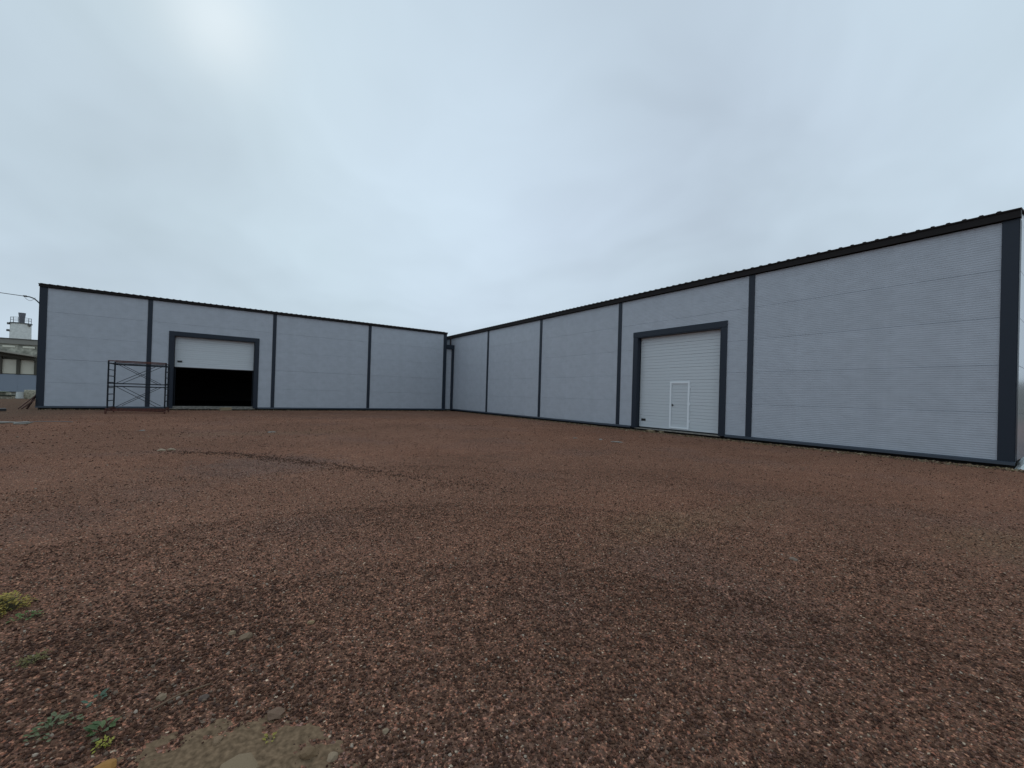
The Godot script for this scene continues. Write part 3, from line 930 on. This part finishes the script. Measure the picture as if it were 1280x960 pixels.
	# larger stones that stand out from the gravel: place, half-size, flatness, colour, label
	var big := [
		[-14.49, 28.86, 0.075, 0.2, Vector3(0.330, 0.235, 0.139), "large grey stone half buried in the bare clay patch"],
		[-14.88, 28.60, 0.042, 0.6, Vector3(0.50, 0.24, 0.06), "orange brown stone at the bottom left of the yard"],
		[-14.43, 27.92, 0.033, 0.55, Vector3(0.264, 0.176, 0.107), "pale stone, largest of the pair left of centre in the near gravel"],
		[-14.49, 27.84, 0.018, 0.7, Vector3(0.374, 0.265, 0.164), "small white stone just left of the larger pale stone"],
		[-14.11, 27.95, 0.020, 0.6, Vector3(0.396, 0.265, 0.139), "cream chip of stone near the middle of the near gravel"],
		[-14.35, 28.63, 0.036, 0.5, Vector3(0.242, 0.147, 0.094), "pinkish flat stone above the bare clay patch"],
		[-14.55, 28.66, 0.020, 0.7, Vector3(0.330, 0.216, 0.127), "small cream stone standing on the clay patch's upper edge"],
		[-14.20, 28.98, 0.022, 0.7, Vector3(0.418, 0.304, 0.197), "whitish stone right of the bare clay patch"],
		[-14.27, 28.92, 0.032, 0.6, Vector3(0.264, 0.167, 0.090), "tan stone between the clay patch and the whitish stone"],
		[-14.00, 28.97, 0.014, 0.8, Vector3(0.418, 0.304, 0.197), "tiny white stone alone in the gravel right of the clay patch"],
		[-14.75, 28.26, 0.021, 0.6, Vector3(0.330, 0.235, 0.148), "pale grey stone above the low green weed"],
		[-14.60, 28.36, 0.021, 0.6, Vector3(0.154, 0.108, 0.086), "purple grey stone right of the twig"],
		[-10.45, 29.03, 0.034, 0.5, Vector3(0.286, 0.216, 0.164), "pale stone on the right side of the near gravel"],
		[-15.60, 19.30, 0.085, 0.5, Vector3(0.462, 0.353, 0.238), "pale lump at the far end of the wheel rut, left one"],
		[-15.44, 19.22, 0.070, 0.5, Vector3(0.462, 0.353, 0.238), "pale lump at the far end of the wheel rut, right one"]]
	for p in big:
		var m := mat(p[4].x, p[4].y, p[4].z, 0.8, 0, 0.4)
		m.albedo_texture = M.concrete.albedo_texture
		m.uv1_triplanar = true
		m.uv1_scale = Vector3.ONE * 9.0
		var o := part("stone", stone_shape(r, p[3], 0.19, true), m, self)
		o.transform = Transform3D(Basis(Vector3.UP, r.randf() * TAU) * Basis.from_scale(Vector3.ONE * p[2]), Vector3(p[0], ground_y(p[0], p[1]) + p[2] * p[3] * 0.25, p[1]))
		tag(o, p[5], "stone", "larger stones lying in the gravel")
	# twig
	st = S()
	var ty := ground_y(-14.68, 28.31)
	path_tube(st, [Vector3(-14.77, ty + 0.012, 28.34), Vector3(-14.69, ty + 0.02, 28.31), Vector3(-14.58, ty + 0.016, 28.29)], 0.0042, 5)
	tag(part("twig", st, mat(0.16, 0.10, 0.06, 0.9), self), "short brown twig lying in the gravel above the clay patch", "twig")
	# pale plastic film heaped at the right-hand building's corner
	var fs := S()
	var g := 14
	var fp := func(i: int, j: int) -> Vector3:
		var u := float(i) / g - 0.5
		var v := float(j) / g - 0.5
		var rr := clampf(1.0 - Vector2(u, v).length() * 2.0, 0, 1)
		return Vector3(1.22 + u * 0.9, -0.04 + 0.34 * sqrt(rr) + 0.07 * n_fine.get_noise_2d(u * 700.0, v * 700.0) * sqrt(rr), 29.46 + v * 0.34)
	for i in g:
		for j in g:
			var a: Vector3 = fp.call(i, j); var b: Vector3 = fp.call(i + 1, j); var cc: Vector3 = fp.call(i + 1, j + 1); var d: Vector3 = fp.call(i, j + 1)
			var n1 := (d - a).cross(b - a).normalized()
			tri(fs, a, b, cc, n1 if n1.y > 0 else -n1, Vector2.ZERO, Vector2.ZERO, Vector2.ZERO)
			tri(fs, a, cc, d, n1 if n1.y > 0 else -n1, Vector2.ZERO, Vector2.ZERO, Vector2.ZERO)
	tag(part("plastic_film", fs, mat(0.70, 0.74, 0.74, 0.35), self), "heap of crumpled white film beyond the right warehouse's corner", "film")

func leaf(st: SurfaceTool, base: Vector3, dir: Vector3, up: Vector3, l: float, w: float, bend: float) -> void:
	var side := dir.cross(up).normalized()
	var pts := []
	for k in 4:
		var t := k / 3.0
		var c := base + dir * l * t + up * (bend * l * sin(t * 2.4) * 0.5)
		var hw: float = w * [0.18, 0.95, 0.8, 0.04][k]
		pts.append([c - side * hw + up * hw * 0.35, c, c + side * hw + up * hw * 0.35])
	for k in 3:
		for h in 2:
			var a: Vector3 = pts[k][h]; var b: Vector3 = pts[k][h + 1]; var c: Vector3 = pts[k + 1][h + 1]; var d: Vector3 = pts[k + 1][h]
			var n := (b - a).cross(d - a).normalized()
			if n.y < 0: n = -n
			quad(st, a, b, c, d, n, Vector2(0, 0), Vector2(1, 0), Vector2(1, 1), Vector2(0, 1))

func weed(called: String, label: String, x: float, z: float, rad: float, high: float, leaves: int, size: float, cols: Array, sd: int) -> void:
	var r := RandomNumberGenerator.new(); r.seed = sd
	var w := thing(called, label, "weed", Vector3(x, ground_y(x, z), z), 0.0, "weeds growing in the gravel")
	var sts := []
	for k in cols.size(): sts.append(S())
	var stems := S()
	for i in leaves:
		var a := r.randf() * TAU
		var q := rad * sqrt(r.randf()) * (0.72 + 0.6 * n_mid.get_noise_2d(cos(a) * 120.0 + x * 50.0, sin(a) * 120.0))
		var y := high * r.randf() * (1.0 - 0.75 * pow(q / rad, 2)) + 0.004
		var p := Vector3(cos(a) * q, y, sin(a) * q)
		var dir := Vector3(cos(a + r.randf_range(-1.2, 1.2)), r.randf_range(-0.15, 0.55), sin(a + r.randf_range(-1.2, 1.2))).normalized()
		leaf(sts[r.randi() % sts.size()], p, dir, Vector3.UP, size * r.randf_range(0.5, 1.2), size * r.randf_range(0.18, 0.36), r.randf_range(-0.3, 0.5))
		if i % 4 == 0: tube(stems, Vector3(p.x * 0.3, 0.0, p.z * 0.3), p, 0.0022, 0.0014, 4)
	for k in cols.size():
		var m := mat(cols[k].x, cols[k].y, cols[k].z, 0.65, 0, 0.35)
		m.backlight_enabled = true
		m.backlight = lin(cols[k].x * 0.5, cols[k].y * 0.5, cols[k].z * 0.3)
		part("foliage", sts[k], m, w)
	part("stem", stems, mat(0.07, 0.06, 0.03, 0.8), w)

func build_weeds() -> void:
	weed("moss_clump", "yellow green cushion of small leaves at the left edge of the yard", -15.72, 26.84, 0.24, 0.075, 2000, 0.018, [Vector3(0.36, 0.28, 0.06), Vector3(0.24, 0.21, 0.05), Vector3(0.44, 0.31, 0.08)], 11)
	weed("green_weed", "few green leaves just right of the yellow green cushion", -15.46, 27.02, 0.08, 0.02, 40, 0.022, [Vector3(0.07, 0.12, 0.03), Vector3(0.10, 0.14, 0.04)], 12)
	weed("broadleaf_weed", "broad-leaved green weed above the orange brown stone", -14.92, 28.36, 0.055, 0.03, 16, 0.038, [Vector3(0.07, 0.11, 0.045), Vector3(0.11, 0.15, 0.06)], 13)
	weed("broadleaf_weed", "blue green small weed at the top of the weedy strip, bottom left", -14.98, 28.14, 0.03, 0.02, 9, 0.03, [Vector3(0.07, 0.12, 0.08)], 14)
	weed("straggling_weed", "straggling dark green weed nearest the bottom left corner", -15.08, 28.25, 0.09, 0.03, 44, 0.026, [Vector3(0.08, 0.11, 0.045), Vector3(0.13, 0.15, 0.08)], 15)
	weed("moss_clump", "tiny yellow green tuft below the broad-leaved weed", -14.90, 28.46, 0.03, 0.018, 50, 0.014, [Vector3(0.30, 0.28, 0.05)], 16)
	weed("moss_clump", "faint olive tuft in the gravel below the yellow green cushion", -15.29, 27.62, 0.07, 0.015, 120, 0.013, [Vector3(0.17, 0.14, 0.05), Vector3(0.13, 0.12, 0.04)], 17)
	weed("moss_clump", "tiny yellow blades growing on the bare clay patch", -14.38, 28.76, 0.02, 0.015, 9, 0.018, [Vector3(0.26, 0.22, 0.05)], 18)


# ------------------------------------------------------------------ beyond the left warehouse
func build_background() -> void:
	var st: SurfaceTool
	# old pale building with a lean-to roof across its front
	var z := -30.0
	var b := thing("old_building", "old pale building with lean-to roof far behind the left warehouse", "building", Vector3(-40.0, 0, z))
	# local x: world x + 40; the visible stretch is local 7.8 .. 10.2
	var wall := mat(0.50, 0.47, 0.37, 0.9)
	wall.albedo_texture = noise_tex(0.008, 51, 0.55, 1.0)
	wall.uv1_triplanar = true
	wall.uv1_scale = Vector3.ONE * 0.3
	var grey_wall := mat(0.60, 0.58, 0.48, 0.9)
	grey_wall.albedo_texture = wall.albedo_texture
	grey_wall.uv1_triplanar = true
	grey_wall.uv1_scale = Vector3.ONE * 0.4
	var blue := mat(0.27, 0.315, 0.38, 0.7)
	var pale := mat(0.72, 0.69, 0.57, 0.6)
	var frame := mat(0.09, 0.085, 0.065, 0.8)
	st = S()
	bx(st, Vector3(-16, -0.3, -9), Vector3(13.4, 4.9, -0.25))
	part("wall", st, grey_wall, b)
	st = S()
	bx(st, Vector3(-16.2, 4.905, -9.2), Vector3(13.6, 5.40, -0.12), 0.03)
	part("parapet", st, mat(0.27, 0.26, 0.23, 0.9), b)
	st = S()
	bx(st, Vector3(-16.25, 5.405, -9.3), Vector3(13.65, 5.47, -0.05), 0.01)
	part("coping", st, mat(0.14, 0.14, 0.13, 0.8), b)
	# piers, frames, boarded panes below the lean-to
	for k in range(-8, 5):
		var x := 9.0 + k * 1.17
		st = S()
		post(st, x - 0.12, x + 0.12, -0.248, 0.02, 1.98, 3.75 if k < 4 else 3.6, 0.01)
		part("pier", st, frame, b)
		st = S()
		bx(st, Vector3(x + 0.121, 2.045, -0.246), Vector3(x + 1.049, 3.42, -0.16), 0.006)
		var w := part("window", st, pale, b)
		for y in [1.99, 3.425]:
			st = S()
			bx(st, Vector3(x + 0.121, y, -0.247), Vector3(x + 1.049, y + (0.05 if y < 2.5 else 0.095), -0.06), 0.006)
			part("window_frame", st, frame, w)
		st = S()
		bx(st, Vector3(x + 0.003, 0.3, -0.247), Vector3(x + 1.167, 1.975, -0.05), 0.008)
		part("infill_panel", st, blue, b)
	st = S()
	bx(st, Vector3(9.0 + 4 * 1.17 + 0.13, -0.1, -0.246), Vector3(13.38, 3.7, 0.0), 0.01)
	part("end_pier", st, wall, b)
	# lean-to slab sloping down to the right
	st = S()
	beam(st, Vector3(2.0, 5.05, 0.35), Vector3(10.25, 3.80, 0.35), 1.6, 0.16, 0.02)
	part("lean_to_roof", st, mat(0.33, 0.31, 0.26, 0.9), b)
	st = S()
	beam(st, Vector3(2.0, 4.72, 0.10), Vector3(10.2, 3.52, 0.10), 0.35, 0.34, 0.02)
	part("lean_to_beam", st, frame, b)
	for x in [7.9, 9.2]:
		st = S()
		bx(st, Vector3(x, 4.58, -0.249), Vector3(x + 0.8, 4.76, -0.20), 0.01)
		part("vent_strip", st, pale, b)
	# round white tower with a rail and a vent drum on top
	var t := thing("round_tower", "round whitewashed tower with railed top and grey drum, far left", "tower", Vector3(-44.4, 0, -80))
	st = S()
	tube(st, Vector3(0, 0, 0), Vector3(0, 11.45, 0), 1.42, 1.25, 28)
	var tw := mat(0.92, 0.93, 0.90, 0.85)
	tw.albedo_texture = noise_tex(0.01, 61, 0.86, 1.0)
	tw.uv1_triplanar = true
	tw.uv1_scale = Vector3.ONE * 0.35
	part("shaft", st, tw, t)
	st = S()
	tube(st, Vector3(0, 11.452, 0), Vector3(0, 11.62, 0), 1.36, 1.36, 28)
	part("cornice", st, mat(0.13, 0.14, 0.14, 0.8), t)
	st = S()
	tube(st, Vector3(0.1, 11.622, 0), Vector3(0.1, 12.7, 0), 0.34, 0.36, 16)
	tube(st, Vector3(0.1, 12.702, 0), Vector3(0.1, 13.45, 0), 0.38, 0.46, 16)
	part("vent_drum", st, mat(0.14, 0.14, 0.16, 0.7), t)
	st = S()
	for i in 12:
		var a := TAU * i / 12.0
		var a2 := TAU * (i + 1) / 12.0
		var p := Vector3(cos(a) * 1.24, 11.62, sin(a) * 1.24)
		var p2 := Vector3(cos(a2) * 1.24, 11.62, sin(a2) * 1.24)
		tube(st, p, p + Vector3(0, 0.95, 0), 0.035, -1, 5)
		for y in [0.5, 0.93]: tube(st, p + Vector3(0, y, 0), p2 + Vector3(0, y, 0), 0.025, -1, 5)
	part("railing", st, mat(0.10, 0.11, 0.12, 0.6), t)
	for q in [[-1.36, 0.45, 10.0], [-1.30, 0.5, 11.2], [1.25, 0.55, 11.1]]:
		st = S()
		bx(st, Vector3(q[0] - 0.14, q[2], q[1] - 0.1), Vector3(q[0] + 0.14, q[2] + 0.35, q[1] + 0.25), 0.02)
		part("lamp_box", st, mat(0.12, 0.12, 0.12, 0.7), t)
	# concrete blocks, a pale drum and a heap of slabs in front of the old building
	var cb := mat(0.70, 0.65, 0.50, 0.9)
	cb.albedo_texture = M.concrete.albedo_texture
	cb.uv1_triplanar = true
	st = S()
	bx(st, Vector3(-27.35, -0.05, -18.6), Vector3(-25.2, 0.66, -17.9), 0.03)
	tag(part("concrete_block", st, cb, self), "large cream concrete block behind the left warehouse's corner", "block")
	st = S()
	tube(st, Vector3(-27.5, 0.0, -17.6), Vector3(-27.5, 0.50, -17.6), 0.22, 0.18, 14)
	tag(part("pale_drum", st, mat(0.62, 0.65, 0.62, 0.7), self), "pale grey round drum left of the cream concrete block", "drum")
	var r := RandomNumberGenerator.new(); r.seed = 91
	var heap := [[-29.5, 0.10, 1.6, 0.20, "lowest pale slab of the heap by the old building"], [-29.1, 0.25, 1.2, 0.09, "dark middle slab of the heap by the old building"], [-29.7, 0.375, 1.5, 0.15, "upper pale slab of the heap by the old building"], [-28.9, 0.50, 0.7, 0.08, "topmost green grey slab of the heap by the old building"]]
	for i in heap.size():
		var p: Array = heap[i]
		st = S()
		beam(st, Vector3(p[0] - p[2], p[1], -18.0 + r.randf_range(-0.2, 0.2)), Vector3(p[0] + p[2], p[1] + r.randf_range(-0.05, 0.05), -18.0 + r.randf_range(-0.2, 0.2)), 0.9, p[3], 0.01)
		tag(part("stacked_slab", st, [cb, mat(0.06, 0.07, 0.05, 0.9), cb, mat(0.13, 0.15, 0.10, 0.9)][i], self), p[4], "slab", "slabs heaped by the old building")
	# service mast on the corner and its cable to a pole out in the yard
	var mast := thing("service_mast", "bent steel service mast fixed to the left warehouse's top corner", "mast", Vector3(-22.235, 5.25, 0.0))
	st = S()
	path_tube(st, [Vector3(0.0, 0, -0.05), Vector3(-0.07, 0.10, -0.02), Vector3(-0.17, 0.21, 0.06), Vector3(-0.30, 0.26, 0.1), Vector3(-0.46, 0.265, 0.12)], 0.028, 8)
	part("bent_pipe", st, mat(0.06, 0.08, 0.09, 0.5), mast)
	st = S()
	tube(st, Vector3(-0.40, 0.265, 0.12), Vector3(-0.52, 0.275, 0.12), 0.045, 0.03, 8)
	part("insulator", st, mat(0.05, 0.05, 0.05, 0.6), mast)
	st = S()
	var loop := []
	for i in 13:
		var u := i / 12.0
		loop.append(Vector3(lerpf(-0.48, -0.10, u), 0.24 - 0.17 * sin(u * PI), 0.13))
	path_tube(st, loop, 0.008, 5)
	part("cable_loop", st, mat(0.05, 0.05, 0.055, 0.7), mast)
	st = S()
	var wire := []
	for i in 25:
		var u := i / 24.0
		wire.append(Vector3(lerpf(-22.72, -41.0, u), lerpf(5.515, 7.3, u) - 0.22 * sin(u * PI), lerpf(0.12, -1.0, u)))
	path_tube(st, wire, 0.016, 6)
	tag(part("overhead_cable", st, mat(0.03, 0.03, 0.035, 0.7), self), "dark overhead cable running left from the corner mast", "cable")
	var pole := thing("utility_pole", "concrete utility pole carrying the overhead cable off to the left", "pole", Vector3(-41.2, 0, -1.0))
	st = S()
	tube(st, Vector3(0, -0.3, 0), Vector3(0, 8.0, 0), 0.14, 0.09, 12)
	part("shaft", st, M.concrete, pole)
	st = S()
	bx(st, Vector3(-0.05, 7.2, -0.7), Vector3(0.05, 7.3, 0.7), 0.01)
	part("crossarm", st, M.scaffold, pole)


# ------------------------------------------------------------------ sky
func sky_image() -> Image:
	var w := 1024
	var h := 512
	var f := PackedFloat32Array(); f.resize(w * h * 3)
	var n := FastNoiseLite.new(); n.seed = 21; n.frequency = 0.55; n.fractal_octaves = 5; n.fractal_gain = 0.5
	var n2 := FastNoiseLite.new(); n2.seed = 22; n2.frequency = 0.9; n2.fractal_octaves = 3
	var n3 := FastNoiseLite.new(); n3.seed = 23; n3.frequency = 1.7; n3.fractal_octaves = 5; n3.fractal_gain = 0.55
	var sun := Vector3(-0.025, 0.58, -0.815).normalized()
	# broad thinner and thicker banks of cloud
	var banks := [[Vector3(0.44, 0.53, -0.72), 0.06, 0.24], [Vector3(-0.10, 0.30, -0.95), -0.13, 0.30], [Vector3(0.79, 0.42, -0.45), -0.03, 0.25], [Vector3(0.35, 0.26, -0.90), 0.04, 0.14], [Vector3(-0.75, 0.5, 0.4), 0.06, 0.5], [Vector3(0.2, 0.6, 0.78), -0.06, 0.5]]
	for y in h:
		var el := (0.5 - (y + 0.5) / h) * PI
		var sy := sin(el)
		var cy := cos(el)
		for x in w:
			var az := (x + 0.5) / w * TAU
			var d := Vector3(sin(az) * cy, sy, -cos(az) * cy)
			var up := maxf(sy, 0.0)
			var q := d / (up + 0.32)
			var c := n.get_noise_3d(q.x, q.z, 0.0)
			var c2 := n2.get_noise_3d(q.x * 0.6 + 7.0, q.z * 0.6, 3.0)
			var k := 1.015 + 0.16 * c + 0.10 * c2 + 0.10 * n3.get_noise_3d(q.x + 0.5 * c2, q.z + 0.5 * c, 1.0)
			var tint := clampf(0.5 + 0.9 * c2, 0, 1)
			var ang := d.angle_to(sun)
			var g1 := exp(-pow(ang / 0.075, 2)) * 0.15
			var g2 := exp(-pow(ang / 0.30, 2)) * 0.05
			var lobe := 0.0
			for b in banks: lobe += b[1] * exp(-pow(d.angle_to(b[0]) / b[2], 2))
			k += lobe
			var hz := exp(-up / 0.10) * 0.04
			var i := (y * w + x) * 3
			f[i] = 0.553 * k * (1.0 - 0.03 * tint) + g1 * 1.05 + g2 * 0.95 + hz * 1.1
			f[i + 1] = 0.658 * k + g1 * 0.9 + g2 * 1.0 + hz
			f[i + 2] = 0.742 * k * (1.0 + 0.05 * (1.0 - tint)) + g1 * 0.75 + g2 * 0.80 + hz * 0.9
	return Image.create_from_data(w, h, false, Image.FORMAT_RGBF, f.to_byte_array())


func _ready() -> void:
	# camera: level lens of an ultra-wide phone, turned a little on its axis; the picture is cut slightly above its axis
	var cam := Camera3D.new()
	cam.name = "camera"
	var near := 0.05
	cam.set_frustum(near * 960.0 / 520.73, Vector2(0.0, near * 11.27 / 520.73), near, 6000.0)
	cam.projection = Camera3D.PROJECTION_FRUSTUM
	var yaw := -0.606
	var pit := 0.006
	var roll := 0.0293
	var flat_fwd := Vector3(-sin(yaw), 0, -cos(yaw))
	var right := Vector3(cos(yaw), 0, -sin(yaw))
	var up := Vector3.UP * cos(pit) - flat_fwd * sin(pit)
	var fwd := flat_fwd * cos(pit) + Vector3.UP * sin(pit)
	cam.transform = Transform3D(Basis(right * cos(roll) + up * sin(roll), up * cos(roll) - right * sin(roll), -fwd), CAM)
	add_child(cam)
	cam.current = true

	# overcast sky, brightest where the sun stands behind the cloud
	var env := Environment.new()
	env.background_mode = Environment.BG_SKY
	var sky := Sky.new()
	var pm := PanoramaSkyMaterial.new()
	pm.panorama = ImageTexture.create_from_image(sky_image())
	sky.sky_material = pm
	env.sky = sky
	env.tonemap_mode = Environment.TONE_MAPPER_LINEAR
	env.tonemap_exposure = 1.0
	env.ambient_light_source = Environment.AMBIENT_SOURCE_SKY
	env.sdfgi_enabled = true
	env.ssao_enabled = true
	env.ssil_enabled = true
	env.fog_enabled = false
	env.fog_light_color = Color(0.80, 0.86, 0.90)
	env.fog_density = 0.0011
	var we := WorldEnvironment.new()
	we.name = "environment"
	we.environment = env
	add_child(we)
	var sun := DirectionalLight3D.new()
	sun.name = "sun"
	sun.light_color = Color(1.0, 0.98, 0.95)
	sun.light_energy = 0.16
	sun.light_angular_distance = 14.0
	sun.shadow_enabled = true
	add_child(sun)
	sun.look_at_from_position(Vector3(-0.025, 0.58, -0.815) * 50.0, Vector3.ZERO)

	n_big.seed = 1; n_big.frequency = 0.01; n_big.fractal_octaves = 3
	n_mid.seed = 2; n_mid.frequency = 0.02; n_mid.fractal_octaves = 3
	n_fine.seed = 3; n_fine.frequency = 0.05; n_fine.fractal_octaves = 3
	make_materials()
	build_ground()
	build_hills()
	build_warehouses()
	build_scaffold()
	build_background()
	build_clay()
	build_gravel()
	build_clutter()
	build_weeds()
